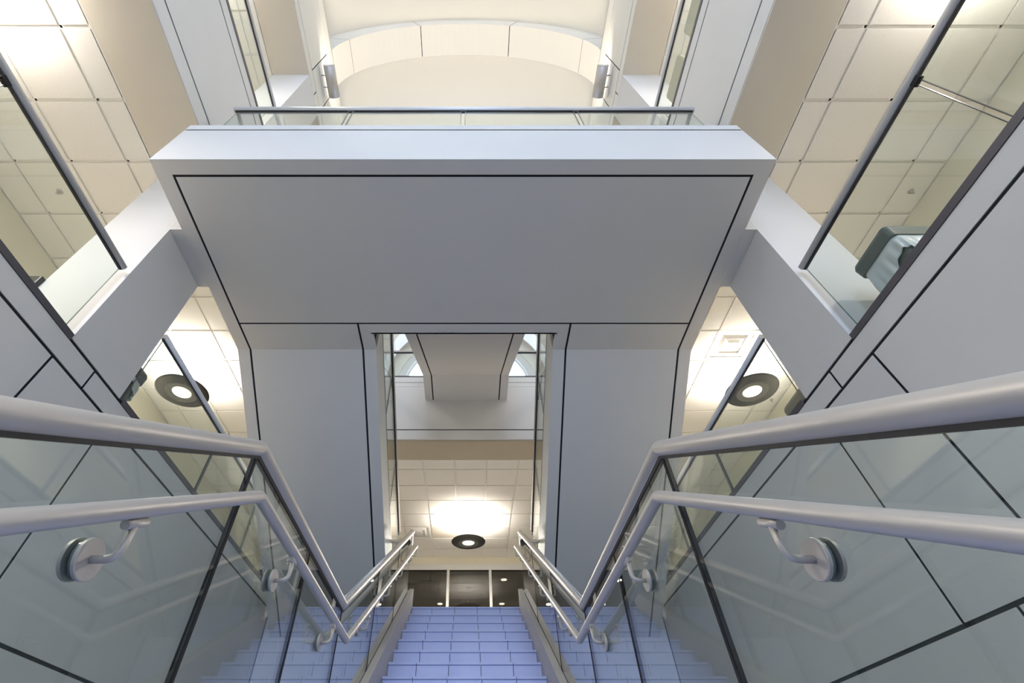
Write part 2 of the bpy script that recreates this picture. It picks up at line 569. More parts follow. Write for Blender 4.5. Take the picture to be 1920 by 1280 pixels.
wn = tag(box('window_2', (-2.75, 2.75), (YB - 0.14, YB - 0.06), (-1.3, -1.2), SHOE), kind='structure', label='tall glazed front bringing daylight onto the stairs')
for x in (-2.72, -1.36, 0, 1.36, 2.72):
    box('mullion', (x - 0.03, x + 0.03), (YB - 0.14, YB - 0.06), (-1.3, 13.9), SHOE, wn)
for z in (1.0, 3.3, 5.6, 7.9, 10.2, 12.4):
    box('transom', (-2.75, 2.75), (YB - 0.14, YB - 0.06), (z - 0.03, z + 0.03), SHOE, wn)
zz = [-1.2, 1.0, 3.3, 5.6, 7.9, 10.2, 12.4, 13.9]
for x0, x1 in zip((-2.72, -1.36, 0, 1.36), (-1.36, 0, 1.36, 2.72)):
    for z0, z1 in zip(zz, zz[1:]):
        box('pane', (x0 + 0.03, x1 - 0.03), (YB - 0.105, YB - 0.095), (z0 + 0.03, z1 - 0.03), GLASS_WIN, wn)

# ------------------------------------------------------------------ tiled ceilings
P = 0.61
tile_me = None


def tile_mesh():
    """lay-in tile with a stepped edge, 1 x 1 tile pitch, underside at z = 0"""
    a, b = 0.2880, 0.2975
    v = [(sx * a, sy * a, 0) for sx, sy in ((-1, -1), (1, -1), (1, 1), (-1, 1))]
    v += [(sx * a, sy * a, 0.019) for sx, sy in ((-1, -1), (1, -1), (1, 1), (-1, 1))]
    v += [(sx * b, sy * b, 0.020) for sx, sy in ((-1, -1), (1, -1), (1, 1), (-1, 1))]
    f = [(3, 2, 1, 0)]
    for k in (0, 4):
        for i in range(4):
            j = (i + 1) % 4
            f.append((k + i, k + j, k + 4 + j, k + 4 + i))
    f.append((8, 9, 10, 11))
    me = bpy.data.meshes.new('ceiling_tile')
    me.from_pydata(v, [], f)
    me.materials.append(TILE)
    return me


tile_me = tile_mesh()


def tiled(name, label, xs, ys, z, skip=()):
    """xs, ys: grid lines (first and last may be cut); slab above, T-bars, one object per tile"""
    c = tag(box(name, (xs[0], xs[-1]), (ys[0], ys[-1]), (z + 0.03, z + 0.05), TBAR), kind='structure', label=label)
    bars = [((x - 0.011, x + 0.011), (ys[0], ys[-1]), (z + 0.018, z + 0.03)) for x in xs[1:-1]]
    bars += [((xs[0], xs[-1]), (y - 0.011, y + 0.011), (z + 0.018, z + 0.03)) for y in ys[1:-1]]
    for x in (xs[0], xs[-1]):
        s = 0.02 if x == xs[0] else -0.02
        bars.append((sorted((x, x + s)), (ys[0], ys[-1]), (z, z + 0.02)))
    boxes('grid_bar', bars, TBAR, c)
    for i, (x0, x1) in enumerate(zip(xs, xs[1:])):
        for j, (y0, y1) in enumerate(zip(ys, ys[1:])):
            cx, cy = (x0 + x1) / 2, (y0 + y1) / 2
            if any(abs(cx - a) < 0.05 and abs(cy - b) < 0.05 for a, b in skip):
                continue
            o = bpy.data.objects.new('ceiling_tile', tile_me)
            o.location = (cx, cy, z)
            o.scale = ((x1 - x0) / P, (y1 - y0) / P, 1)
            COL.objects.link(o)
            o.parent = c
    return c


def grid(start, lo, hi):
    k = math.ceil((lo - start) / P + 0.08)
    out = [lo]
    while start + k * P < hi - 0.05:
        out.append(start + k * P)
        k += 1
    return out + [hi]


ysl = grid(0.838, -1.6, YE)
VENT = (3.625 + P / 2, 4.498 + P / 2)
for s, nm in SIDES:
    xs = [s * a for a in (WO, 3.625, 4.235, 4.845, WALL)]
    if s < 0:
        xs.reverse()
    tiled('ceiling_walkway_' + nm, 'white acoustic tile ceiling over the %s walkway' % nm, xs, ysl, C1, skip=[VENT] if s > 0 else [])
    tag(box('ceiling_walkway_front_' + nm, (s * WO, s * WALL), (YB, -1.6), (C1, C1 + 0.05), WHITE), kind='structure', label='plain ceiling over the %s walkway by the glazed front' % nm)
    ys2 = grid(0.70, -0.6, 3.7)
    tiled('ceiling_gallery_' + nm, 'white acoustic tile ceiling over the %s gallery' % nm, xs, ys2, C2)
    tag(box('ceiling_gallery_front_' + nm, (s * WO, s * WALL), (YB, -0.6), (C2, C2 + 0.05), WHITE), kind='structure', label='plain ceiling over the %s gallery by the glazed front' % nm)
    tag(box('ceiling_gallery_rear_' + nm, (s * WO, s * WALL), (3.7, YE), (C2, C2 + 0.05), WHITE), kind='structure', label='plain ceiling over the %s gallery beyond the columns' % nm)
xc = grid(-0.215, -WO, WO)
yc = grid(0.838, 7.815, YE)
VENT2 = (-0.215 - 1.5 * P, 10.598 + 0.5 * P)
PAN = (-0.215 - 0.5 * P, 10.598 + 0.5 * P)
tiled('ceiling_hall', 'white acoustic tile ceiling over the hall at the head of the stair', xc, yc, C1, skip=[VENT2, PAN])

# ------------------------------------------------------------------ far hall: glazed office front
wy = tag(box('wall_hall_end', (-WALL, WALL), (YE, YE + 0.15), (4.835, 5.6), LITYELLOW), kind='structure', label='pale yellow wall band above the office glazing')
off = empty('office_front', (0, YE, Z1), 'white framed office glazing with dark panes at the end of the hall', 'glazing')
box('head_rail', (-WALL, WALL), (YE - 0.03, YE + 0.10), (4.70, 4.835), WHITE, off)
box('sill_rail', (-WALL, WALL), (YE - 0.03, YE + 0.10), (Z1, Z1 + 0.12), WHITE, off)
mx = [-0.46 + 1.05 * k for k in range(-4, 6)]
for x in mx:
    box('mullion', (x - 0.032, x + 0.032), (YE - 0.02, YE + 0.09), (Z1 + 0.12, 4.70), WHITE, off)
for x0, x1 in zip([-WALL] + mx, mx + [WALL]):
    box('pane', (x0 + 0.034, x1 - 0.034), (YE + 0.025, YE + 0.035), (Z1 + 0.12, 4.70), GLASS_DARK, off)
box('head_gasket', (-WALL, WALL), (YE + 0.0, YE + 0.05), (4.685, 4.70), BLACK, off)
rm = tag(box('wall_office_rear', (-WALL, WALL), (18.0, 18.1), (Z1, 5.0), BEIGE), kind='structure', label='rear wall of the dark office')
tag(box('floor_office', (-WALL, WALL), (YE, 18.1), (Z1 - 0.2, Z1), FLOOR), kind='structure', label='office floor behind the glazing')
tag(box('ceiling_office', (-WALL, WALL), (YE + 0.1, 18.1), (4.72, 4.82), DIM), kind='structure', label='dim office ceiling with small round downlights')
for s, nm in SIDES:
    tag(box('wall_office_' + nm, (s * WALL, s * (WALL + 0.1)), (YE, 18.1), (Z1, 5.0), BEIGE), kind='structure', label='%s wall of the office' % nm)
for i, (x, y) in enumerate(((-2.395, 12.98), (0.975, 12.98), (-0.773, 14.8), (1.009, 14.8), (-2.31, 14.8))):
    d = empty('downlight', (x, y, 4.72), 'small round recessed downlight close behind the office glazing' if y < 13.5 else 'small round recessed downlight deeper in the office ceiling', 'downlight', 'office downlights')
    lathe('trim_ring', [(0.075, 0), (0.10, -0.006), (0.105, 0), (0.075, 0)], (x, y, 4.719), WHITE, d, 24)
    lathe('lens', [(0, 0), (0.075, 0), (0.075, 0.004), (0, 0.004)], (x, y, 4.714), LED, d, 24)
    area('downlight_beam', (x, y, 4.70), 0.14, 0, P_DOWN, WARM, (0, 0, 0), d, 'DISK')

# ------------------------------------------------------------------ central stair
R_, T_, NS = 0.1655, 0.2778, 13
SW = 0.716
Y1 = 6.87
st = empty('central_stair', (XC, 3.6, 0), 'central straight stair faced with pale blue-grey tiles between grey stringers', 'staircase')
core = [(Y1 + 0.40, Z1 - 0.02)]
nos = []
for i in range(NS):
    y = Y1 - T_ * i
    z = Z1 - R_ * i
    nos.append((y, z))
    core += [(y + 0.03, z - 0.02), (y + 0.03, z - R_ - 0.02)]
core += [(1.62, -0.021), (1.62, -0.25), (3.4, -0.25), (Y1 + 0.40, Z1 - 0.42)]
prism('step_core', core, XC - SW, XC + SW, GROUT, st)
cuts = [-1, -0.63, -0.21, 0.21, 0.63, 1]
tileb = {}


def tile_box(sx, sy, sz):
    key = (round(sx, 4), round(sy, 4), round(sz, 4))
    if key not in tileb:
        bm = bmesh.new()
        vs = [bm.verts.new(v) for v in boxv((-sx / 2, sx / 2), (-sy / 2, sy / 2), (-sz / 2, sz / 2))]
        for q in BOXF:
            bm.faces.new([vs[i] for i in q])
        bmesh.ops.recalc_face_normals(bm, faces=bm.faces)
        me = bpy.data.meshes.new('tile')
        bm.to_mesh(me)
        bm.free()
        me.materials.append(STONE)
        tileb[key] = me
    return tileb[key]


def put(name, me, loc, parent):
    o = bpy.data.objects.new(name, me)
    COL.objects.link(o)
    o.parent = parent
    o.location = Vector(loc) - Vector(parent.location)
    return o


for y, z in nos:
    for a, b in zip(cuts, cuts[1:]):
        w = (b - a) * SW - 0.006
        xm = XC + (a + b) / 2 * SW
        put('riser_tile', tile_box(w, 0.02, R_ - 0.022), (xm, y + 0.014, z - R_ / 2 - 0.0105), st)
        put('tread_tile', tile_box(w, T_ + 0.018, 0.02), (xm, y + T_ / 2 - 0.001, z - 0.010), st)
for k in range(7):
    for a, b in zip(cuts, cuts[1:]):
        put('landing_tile', tile_box((b - a) * SW - 0.006, 0.262, 0.02), (XC + (a + b) / 2 * SW, 1.76 + 0.268 * k, -0.010), st)
SL = R_ / T_


def nline(y):
    return Z1 + (y - Y1) * SL


for s in (-1, 1):
    x0, x1 = XC + s * SW, XC + s * 0.80
    prism('stringer', [(3.36, -0.30), (3.36, nline(3.36) + 0.22), (Y1 + 0.03, nline(Y1 + 0.03) + 0.22), (Y1 + 0.03, Z1 - 0.45)], x0, XC + s * 0.775, GREY, st)
    prism('stringer', [(3.36, -0.30), (3.36, nline(3.36) + 0.205), (Y1 + 0.03, nline(Y1 + 0.03) + 0.205), (Y1 + 0.03, Z1 - 0.45)], XC + s * 0.779, XC + s * 0.86, GREY, st)
    prism('cap_seam', [(3.36, -0.28), (3.36, nline(3.36) + 0.195), (Y1, nline(Y1) + 0.195), (Y1, Z1 - 0.40)], XC + s * 0.774, XC + s * 0.78, BLACK, st)
    box('stringer', (x0, XC + s * 0.86), (1.62, 3.36), (-0.30, 0.02), GREY, st)
box('tongue', (XC - 0.95, XC + 0.95), (Y1 + 0.05, YF + 0.1), (1.75, Z1 - 0.025), GREY, st)

# lower flight behind and below the camera
lo = empty('lower_stair', (XC, -1.9, ZG), 'lower stair flight rising to the middle landing, tiled like the central stair', 'staircase')
core = []
lnos = []
YL = 1.62
for i in range(NS):
    y, z = YL - T_ * i, -R_ * i
    core += [(y, z - 0.02), (y, z - R_ - 0.02)]
    lnos.append((y, z - R_))
ye = YL - T_ * (NS - 1) - 0.3
core = core[:-1] + [(YL - T_ * (NS - 1), ZG), (YL - T_ * (NS - 1) + 0.6, ZG), (YL, -0.45)]
prism('step_core', core, XC - SW, XC + SW, GROUT, lo)
for i in range(NS - 1):
    y, z = YL - T_ * i, -R_ * (i + 1)
    box('tread', (XC - SW, XC + SW), (y - T_ - 0.005, y - 0.01), (z - 0.02, z), STONE, lo)
    box('riser', (XC - SW, XC + SW), (y - 0.018, y - 0.001), (z + 0.001, z + R_ - 0.022), STONE, lo)
box('riser', (XC - SW, XC + SW), (YL - T_ * 12 - 0.018, YL - T_ * 12 - 0.001), (ZG, ZG + R_ - 0.02), STONE, lo)
for s in (-1, 1):
    yb = YL - T_ * 12 - 0.1
    prism('stringer', [(YL, -0.45), (YL, 0.02), (YL - 0.35, 0.02), (yb, ZG + 0.32), (yb, ZG), (yb + 0.5, ZG)], XC + s * SW, XC + s * 0.86, GREY, lo)

# ------------------------------------------------------------------ stair balustrades
XG = 0.787
RAILZ, YK1, YK2 = 1.062, 1.575, 3.355


def railz(y):
    if y < YK1:
        return RAILZ + (y - YK1) * SL
    if y < YK2:
        return RAILZ
    return RAILZ + (y - YK2) * 0.603


def botz(y):
    if y < 1.27:
        return (y - YL + 0.0) * SL + 0.20
    if y < 3.36:
        return 0.02
    return nline(y) + 0.205


def bracket(parent, x, y, zr, s, slope):
    """disc on the glass, bent arm and saddle under the handrail; s points from glass to the stair middle"""
    zp = zr - 0.105
    b = lathe('bracket', [(0, 0.0), (0.043, 0.0), (0.043, 0.007), (0.041, 0.009), (0, 0.009)], (0, 0, 0), STEEL, None, 28, 'X')
    if s < 0:
        for vv in b.data.vertices:
            vv.co.x = -vv.co.x
        bmf = bmesh.new(); bmf.from_mesh(b.data); bmesh.ops.reverse_faces(bmf, faces=bmf.faces); bmf.to_mesh(b.data); bmf.free()
    for vv in b.data.vertices:
        vv.co += Vector((x + s * 0.012, y, zp))
    b.parent = parent
    b.matrix_parent_inverse = Matrix.Translation(-Vector(parent.location))

    def sub(o):
        o.parent = b
        o.matrix_parent_inverse = Matrix.Identity(4)
    sub(lathe('gasket', [(0, -0.004), (0.041, -0.004), (0.041, 0.004), (0, 0.004)], (x + s * 0.009, y, zp), EDGE, None, 28, 'X'))
    sub(lathe('backing_disc', [(0, -0.004), (0.043, -0.004), (0.043, 0.004), (0, 0.004)], (x - s * 0.012, y, zp), STEEL, None, 28, 'X'))
    xr = XC + (abs(x - XC) - 0.075) * (1 if x > XC else -1)
    sub(tube('arm', [(x + s * 0.015, y, zp), (xr, y, zp), (xr, y, zr - 0.018)], 0.0085, STEEL, None, 0.035, 12))
    sub(tube('saddle', [(xr, y - 0.03, zr - 0.026 - 0.03 * slope), (xr, y + 0.03, zr - 0.026 + 0.03 * slope)], 0.011, STEEL, None, 0, 10))


for s, nm in SIDES:
    x = XC + s * XG
    bal = empty('stair_balustrade', (x, 3.3, 0), 'glass balustrade with steel rails on the central stair, %s' % ('opposite the bagged bin' if s < 0 else 'bagged bin side'), 'balustrade', 'balustrades of the central stair')
    js = [-2.0, -0.3, YK1 - 0.01, 2.45, YK2 - 0.02, 4.48, 5.62, 6.72]
    for a, b in zip(js, js[1:]):
        a2, b2 = a + 0.007, b - 0.007
        ylist = [a2] + [k for k in (1.27, YK1, YK2, 3.36) if a2 < k < b2] + [b2]
        top = [(y, railz(y) - 0.030) for y in ylist]
        bot = [(y, botz(y)) for y in reversed(ylist)]
        glass_panel(bal, x, top + bot, 0.014, GLASS_STAIR)
    for j in js[1:-1]:
        prism('joint_seal', [(j - 0.0075, botz(j)), (j + 0.0075, botz(j)), (j + 0.0075, railz(j) - 0.035), (j - 0.0075, railz(j) - 0.035)], x - 0.009, x + 0.009, BLACK, bal)
    yend = 6.80
    path = [(x, -2.6, railz(-2.6)), (x, YK1, RAILZ), (x, YK2, RAILZ), (x, yend, railz(yend))]
    tube('top_rail', path, 0.031, STEEL, bal, 0.02, 24)
    prism('rail_slot', strip([(-2.6, railz(-2.6)), (YK1, RAILZ), (YK2, RAILZ), (yend, railz(yend))], -0.046, -0.02), x - 0.010, x + 0.010, BRONZE, bal)
    box('end_post', (x - 0.012, x + 0.012), (yend - 0.025, yend + 0.02), (railz(yend) - 0.20, railz(yend) - 0.01), STEEL, bal)
    xh = XC + s * 0.712
    dz = -0.215

    def hz(y):
        return railz(y) + dz
    hp = [(xh, -2.6, hz(-2.6)), (xh, YK1 - 0.02, RAILZ + dz), (xh, YK2 - 0.06, RAILZ + dz), (xh, yend, hz(yend) - 0.0), (xh, yend + 0.03, hz(yend) - 0.11), (xh + s * 0.07, yend - 0.02, hz(yend) - 0.15)]
    tube('handrail', hp[:4], 0.0215, STEEL, bal, 0.05, 20)
    tube('handrail_return', [(xh, yend - 0.01, hz(yend)), (xh, yend + 0.02, hz(yend) - 0.13), (xh + s * 0.075, yend - 0.03, hz(yend) - 0.13)], 0.012, STEEL, bal, 0.03, 12)
    for yb in (-0.9, 1.02, 2.05, 2.93, 3.90, 4.75, 5.5, 6.3):
        bracket(bal, x, yb, hz(yb), -s, SL if (yb < YK1 or yb > YK2) else 0)
    # short guard between the stair head and the return stair
    tube('guard_rail', [(x + s * 0.01, 6.86, 3.02), (XC + s * 1.05, 6.86, 3.02)], 0.022, STEEL, bal, 0, 16)
    g = box('guard_glass', (x + s * 0.03, XC + s * 1.02), (6.854, 6.866), (Z1 + 0.03, 2.99), GLASS, bal)

# ------------------------------------------------------------------ bridge landing
A_, AG = 2.606, 2.461
YFR, YG1, YG2, YBK, YGAP = 1.575, 1.718, 3.38, 3.776, 3.536
ZB, ZBT, ZBF = 3.885, 4.69, 4.35
XI, XIG, XO = 1.015, 1.165, 2.606          # return flight: inner edge, inner joint, outer edge
br = empty('bridge_landing', (0, 2.6, ZB), 'white panelled bridge landing spanning overhead between the columns', 'bridge')
box('core', (-A_ + 0.03, A_ - 0.03), (YFR + 0.03, YGAP - 0.03), (ZB + 0.007, ZBF - 0.02), BLACK, br)
for s in (-1, 1):
    box('core', (s * (XI + 0.03), s * (A_ - 0.03)), (YGAP - 0.04, YBK + 0.1), (ZB + 0.007, ZBF - 0.1), BLACK, br)
box('floor_finish', (-A_ + 0.03, A_ - 0.03), (YFR + 0.12, YGAP - 0.01), (ZBF - 0.02, ZBF), FLOOR, br)
t = 0.03
G = 0.0115
# soffit panels with open joints
box('soffit_panel', (-AG + G, AG - G), (YG1 + G, YG2 - G), (ZB, ZB + t), PANEL, br)
box('soffit_border', (-A_ + t, A_ - t), (YFR + t, YG1 - G), (ZB, ZB + t), PANEL, br)
for s in (-1, 1):
    box('soffit_border', (s * (AG + G), s * (A_ - t)), (YG1 - G, YBK), (ZB, ZB + t), PANEL, br)
    box('soffit_panel', (s * (XIG + G), s * (AG - G)), (YG2 + G, YBK), (ZB, ZB + t), PANEL, br)
    box('soffit_border', (s * XI, s * (XIG - G)), (YG2 + G, YBK), (ZB, ZB + t), PANEL, br)
    box('side_panel', (s * (A_ - t), s * A_), (YFR + t, YBK), (ZB, ZBT), PANEL, br)
    box('column_infill', (s * (A_ + 0.0008), s * (W - 0.0008)), (YC, YC2), (ZB, ZBT), PANEL, br)
box('soffit_border', (-XI, XI), (YG2 + G, YGAP), (ZB, ZB + t), PANEL, br)
box('back_panel', (-XI - 0.02, XI + 0.02), (YGAP - 0.02, YGAP), (ZB, ZBF - 0.06), PANEL, br)
# front fascia: two panels and a thin joint, steel cap
box('fascia_panel', (-A_, A_), (YFR, YFR + t), (ZB, 4.552), PANEL, br)
box('fascia_panel', (-A_, A_), (YFR, YFR + t), (4.578, ZBT), PANEL, br)
box('kerb', (-A_ + 0.01, A_ - 0.01), (YFR + 0.004, YFR + 0.16), (ZBF - 0.05, ZBT - 0.006), BLACK, br)
box('kerb_cap', (-A_ + 0.003, A_ - 0.003), (YFR + 0.03, YFR + 0.17), (ZBT - 0.02, ZBT - 0.002), STEEL, br)

bg = empty('bridge_balustrade', (0, 1.66, ZBF), 'glass balustrade with steel rail along the front of the bridge', 'balustrade')
YR, XR, ZR = 1.66, 2.446, 5.40
xj = [-XR, -1.21, -0.01, 1.19, XR]
for a, b in zip(xj, xj[1:]):
    g = box('glass_panel', (a + 0.025, b - 0.025), (YR - 0.006, YR + 0.006), (ZBT - 0.06, ZR - 0.03), GLASS, bg)
for x in xj[1:-1]:
    box('rail_clip', (x - 0.035, x + 0.035), (YR - 0.012, YR + 0.012), (ZR - 0.055, ZR - 0.02), SHOE, bg)
    for d in (-0.022, 0.022):
        box('glass_edge', (x + d - 0.003, x + d + 0.003), (YR - 0.007, YR + 0.007), (ZBT - 0.06, ZR - 0.03), EDGE, bg)
tube('top_rail', [(-XR - 0.02, YR, ZR), (XR + 0.02, YR, ZR)], 0.036, LIT_STEEL, bg, 0, 20)
box('rail_slot', (-XR, XR), (YR - 0.012, YR + 0.012), (ZR - 0.046, ZR - 0.02), BRONZE, bg)
for s in (-1, 1):
    glass_panel(bg, s * XR, [(YR + 0.02, ZBT - 0.3), (YR + 0.02, ZR - 0.03), (3.55, ZR - 0.03), (3.55, ZBT - 0.3)])
    tube('side_rail', [(s * XR, YR, ZR), (s * XR, 3.6, ZR)], 0.022, STEEL, bg, 0, 16)

# ------------------------------------------------------------------ return stairs (two) and the upper stair
FS = 0.590
YFE = 7.19


def sof(y):
    return ZB - FS * (y - YBK)


for s, nm in SIDES:
    rs = empty('return_stair', (s * 1.8, YFE, Z1), 'white panelled return stair seen from below, on the %s' % ('side away from the square ceiling vent' if s < 0 else 'side of the square ceiling vent'), 'staircase', 'return stairs to the bridge')
    line = [(YBK, sof(YBK)), (YFE, sof(YFE))]
    for x0, x1, n2 in ((XI, XIG - G, 'soffit_border'), (XIG + G, AG - G, 'soffit_panel'), (AG + G, XO, 'soffit_border')):
        prism(n2, strip(line, 0, 0.03), s * x0, s * x1, PANEL, rs)
    prism('core', strip(line, 0.007, 0.12), s * (XI + 0.03), s * (XO - 0.03), BLACK, rs)
    # steps climbing towards the bridge
    pr = [(YFE, sof(YFE) + 0.1)]
    nst = 13
    rr, tt = (ZBF - Z1) / nst, (YFE - 3.62) / nst
    yy, z = YFE - 0.05, Z1
    for i in range(nst):
        pr += [(yy - i * tt, Z1 + i * rr), (yy - i * tt, Z1 + (i + 1) * rr)]
    pr += [(yy - nst * tt, ZBF), (yy - nst * tt, ZBF - 0.3)]
    prism('steps', pr, s * (XI + 0.05), s * (XO - 0.05), STONE, rs)
    for x0, x1 in ((XI, XI + 0.04), (XO - 0.04, XO)):
        prism('stringer', strip(line, 0.03, 0.50), s * x0, s * x1, PANEL, rs)
    for xg in (XI + 0.02, XO - 0.02):
        gl = [(YBK - 0.1, sof(YBK - 0.1)), (5.45, sof(5.45))]
        for y0, y1 in ((YBK - 0.1, 4.90), (4.92, 6.05), (6.07, YFE - 0.1)):
            glass_panel(rs, s * xg, strip([(y0, sof(y0)), (y1, sof(y1))], 0.50, 1.36))
        for yj in (4.91, 6.06):
            prism('joint_seal', strip([(yj - 0.006, sof(yj)), (yj + 0.006, sof(yj))], 0.50, 1.36), s * xg - 0.007, s * xg + 0.007, BLACK, rs)
        tube('top_rail', [(s * xg, YBK - 0.2, sof(YBK - 0.2) + 1.40), (s * xg, YFE - 0.05, sof(YFE - 0.05) + 1.40)], 0.027, STEEL, rs, 0, 16)
        prism('rail_slot', strip([(YBK - 0.2, sof(YBK - 0.2)), (YFE - 0.05, sof(YFE - 0.05))], 1.345, 1.385), s * xg - 0.013, s * xg + 0.013, BRONZE, rs)
        prism('base_shoe', strip(line, 0.495, 0.53), s * xg - 0.022, s * xg + 0.022, SHOE, rs)

us = empty('upper_stair', (0, 3.7, ZBF), 'upper stair climbing from the bridge to the upper hall, seen from below', 'staircase')
YU0, YU1, ZU = 3.50, 6.46, 5.96
zu0 = ZU - FS * (YU1 - YU0)
UL = [(YU0, zu0), (YU1, ZU), (YF, ZU)]
UW, UG = 0.80, 0.645
prism('soffit_panel', strip(UL, 0, 0.03), -UG + G, UG - G, PANEL, us)
for s in (-1, 1):
    prism('soffit_border', strip(UL, 0, 0.03), s * (UG + G), s * UW, PANEL, us)
    prism('stringer', strip([(YU0, zu0), (YU1, ZU), (YF, ZU)], 0.03, 0.50), s * (UW - 0.04), s * UW, PANEL, us)
    xg = s * (UW - 0.02)
    for y0, y1 in ((YU0 + 0.1, 4.75), (4.77, 5.9), (5.92, YU1)):
        glass_panel(us, xg, strip([(y0, ZU - FS * (YU1 - y0)), (y1, ZU - FS * (YU1 - y1))], 0.50, 1.34))
    glass_panel(us, xg, strip([(YU1 + 0.02, ZU), (YF - 0.02, ZU)], 0.50, 1.34))
    tube('top_rail', [(xg, YU0, zu0 + 1.38), (xg, YU1, ZU + 1.38), (xg, YF, ZU + 1.38)], 0.027, STEEL, us, 0.05, 16)
prism('core', strip(UL, 0.007, 0.12), -UW + 0.03, UW - 0.03, BLACK, us)
pr = [(YF, ZU + 0.1), (YF + 0.2, Z2 - 0.1), (YF + 0.2, Z2)]
rr, tt = (Z2 - ZBF) / 12, 0.275
for i in range(12):
    pr += [(6.52 - i * tt, Z2 - i * rr), (6.52 - i * tt, Z2 - (i + 1) * rr)]
pr += [(YU0 - 0.02, ZBF), (YU0 - 0.02, zu0 + 0.10), (YU1, ZU + 0.10)]
prism('steps', pr, -UW + 0.05, UW - 0.05, STONE, us)


# ------------------------------------------------------------------ slab-edge balustrades
def edge_balustrade(s, y0, y1, joints, zs, zr, label, group, cat='balustrade', first_end=True):
    x = s * (W + 0.03)
    e = empty('gallery_balustrade', (x, (y0 + y1) / 2, zs), label, cat, group)
    box('base_shoe', (s * (W - 0.006), s * (W + 0.07)), (y0, y1 + 0.06), (zs - 0.014, zs + 0.036), SHOE, e)
    js = [y0] + joints + [y1]
    for a, b in zip(js, js[1:]):
        glass_panel(e, x, [(a + 0.012, zs + 0.02), (a + 0.012, zr - 0.03), (b - 0.012, zr - 0.03), (b - 0.012, zs + 0.02)])
    for j in joints:
        box('rail_clip', (x - 0.014, x + 0.014), (j - 0.03, j + 0.03), (zr - 0.06, zr - 0.02), BLACK, e)
        for d in (-0.014, 0.014):
            box('glass_edge', (x - 0.008, x + 0.008), (j + d - 0.0014, j + d + 0.0014), (zs + 0.03, zr - 0.03), BLACK, e)
    tube('top_rail', [(x, y0, zr), (x, y1 + 0.01, zr)], 0.030, LIT_STEEL, e, 0, 20)
    box('rail_slot', (x - 0.009, x + 0.009), (y0, y1), (zr - 0.042, zr - 0.02), BRONZE, e)
    return e


for s, nm in SIDES:
    side = 'opposite the bagged bin' if s < 0 else 'bagged bin side'
    edge_balustrade(s, -3.6, 2.165, [-2.4, -0.8, 0.80], 2.40, 3.185, 'glass walkway balustrade before the column, %s' % side, 'walkway balustrades')
    edge_balustrade(s, 2.93, 7.1, [4.40, 5.80], 2.40, 3.185, 'glass walkway balustrade behind the column, %s' % side, 'walkway balustrades')
    edge_balustrade(s, -3.6, 2.165, [-1.1, 0.45] if s < 0 else [-1.1, 0.42], 6.585, 7.25, 'upper glass gallery balustrade before the column, %s' % side, 'gallery balustrades')
    edge_balustrade(s, 2.93, 7.1, [4.40, 5.80], 6.585, 7.25, 'upper glass gallery balustrade behind the column, %s' % side, 'gallery balustrades')
    # along the upper hall edge
    hb = empty('hall_balustrade', (s * 1.75, YF, 6.58), 'glass balustrade on the upper hall edge, %s' % side, 'balustrade', 'upper hall balustrades')
    xs = sorted((s * 0.84, s * (W - 0.02)))
    box('base_shoe', xs, (YF + 0.0, YF + 0.07), (6.575, 6.61), SHOE, hb)
    xm = (xs[0] + xs[1]) / 2
    for a, b in ((xs[0], xm - 0.01), (xm + 0.01, xs[1])):
        box('glass_panel', (a, b), (YF + 0.025, YF + 0.037), (6.60, 7.32), GLASS, hb)
    tube('top_rail', [(xs[0], YF + 0.03, 7.35), (xs[1], YF + 0.03, 7.35)], 0.027, STEEL, hb, 0, 16)
    box('rail_slot', xs, (YF + 0.018, YF + 0.042), (7.30, 7.33), BRONZE, hb)


# ------------------------------------------------------------------ lamps
def pendant(x, y, zc, zd, power, label, group):
    p = empty('pendant_lamp', (x, y, zc), label, 'pendant lamp', group)
    lathe('ceiling_rose', [(0, 0.0), (0.075, 0.0), (0.085, -0.012), (0.082, -0.02), (0, -0.022)], (x, y, zc), STEEL, p, 32)
    tube('cable', [(x, y, zc - 0.02), (x, y, zd + 0.12)], 0.004, LAMPGREY, p, 0, 8)
    for k in range(3):
        a = 2 * math.pi * k / 3 + 0.4
        tube('suspension_wire', [(x, y, zd + 0.32), (x + 0.24 * math.cos(a), y + 0.24 * math.sin(a), zd + 0.02)], 0.002, LAMPGREY, p, 0, 6)
    lathe('disc', [(0.17, -0.012), (0.345, 0.0), (0.365, 0.010), (0.37, 0.018), (0.365, 0.026), (0.22, 0.030), (0.17, 0.02), (0.17, -0.012)], (x, y, zd), LAMPBLACK, p, 64)
    lathe('inner_ring', [(0.128, 0.0), (0.145, -0.018), (0.215, -0.020), (0.225, -0.006), (0.2, 0.004), (0.128, 0.0)], (x, y, zd), LAMPGREY, p, 64)
    lathe('diffuser', [(0, -0.020), (0.09, -0.016), (0.134, -0.004), (0.134, 0.01), (0, 0.01)], (x, y, zd), DIFF, p, 48)
    lathe('lamp_housing', [(0, 0.10), (0.09, 0.10), (0.14, 0.03), (0.14, 0.015), (0, 0.012)], (x, y, zd), LAMPGREY, p, 32)
    area('uplight', (x, y, zd + 0.13), 0.42, 0, power, WARM, (math.pi, 0, 0), p, 'DISK', math.radians(150))
    area('downlight_glow', (x, y, zd - 0.03), 0.25, 0, power * 1.3, WARM, (0, 0, 0), p, 'DISK')
    return p


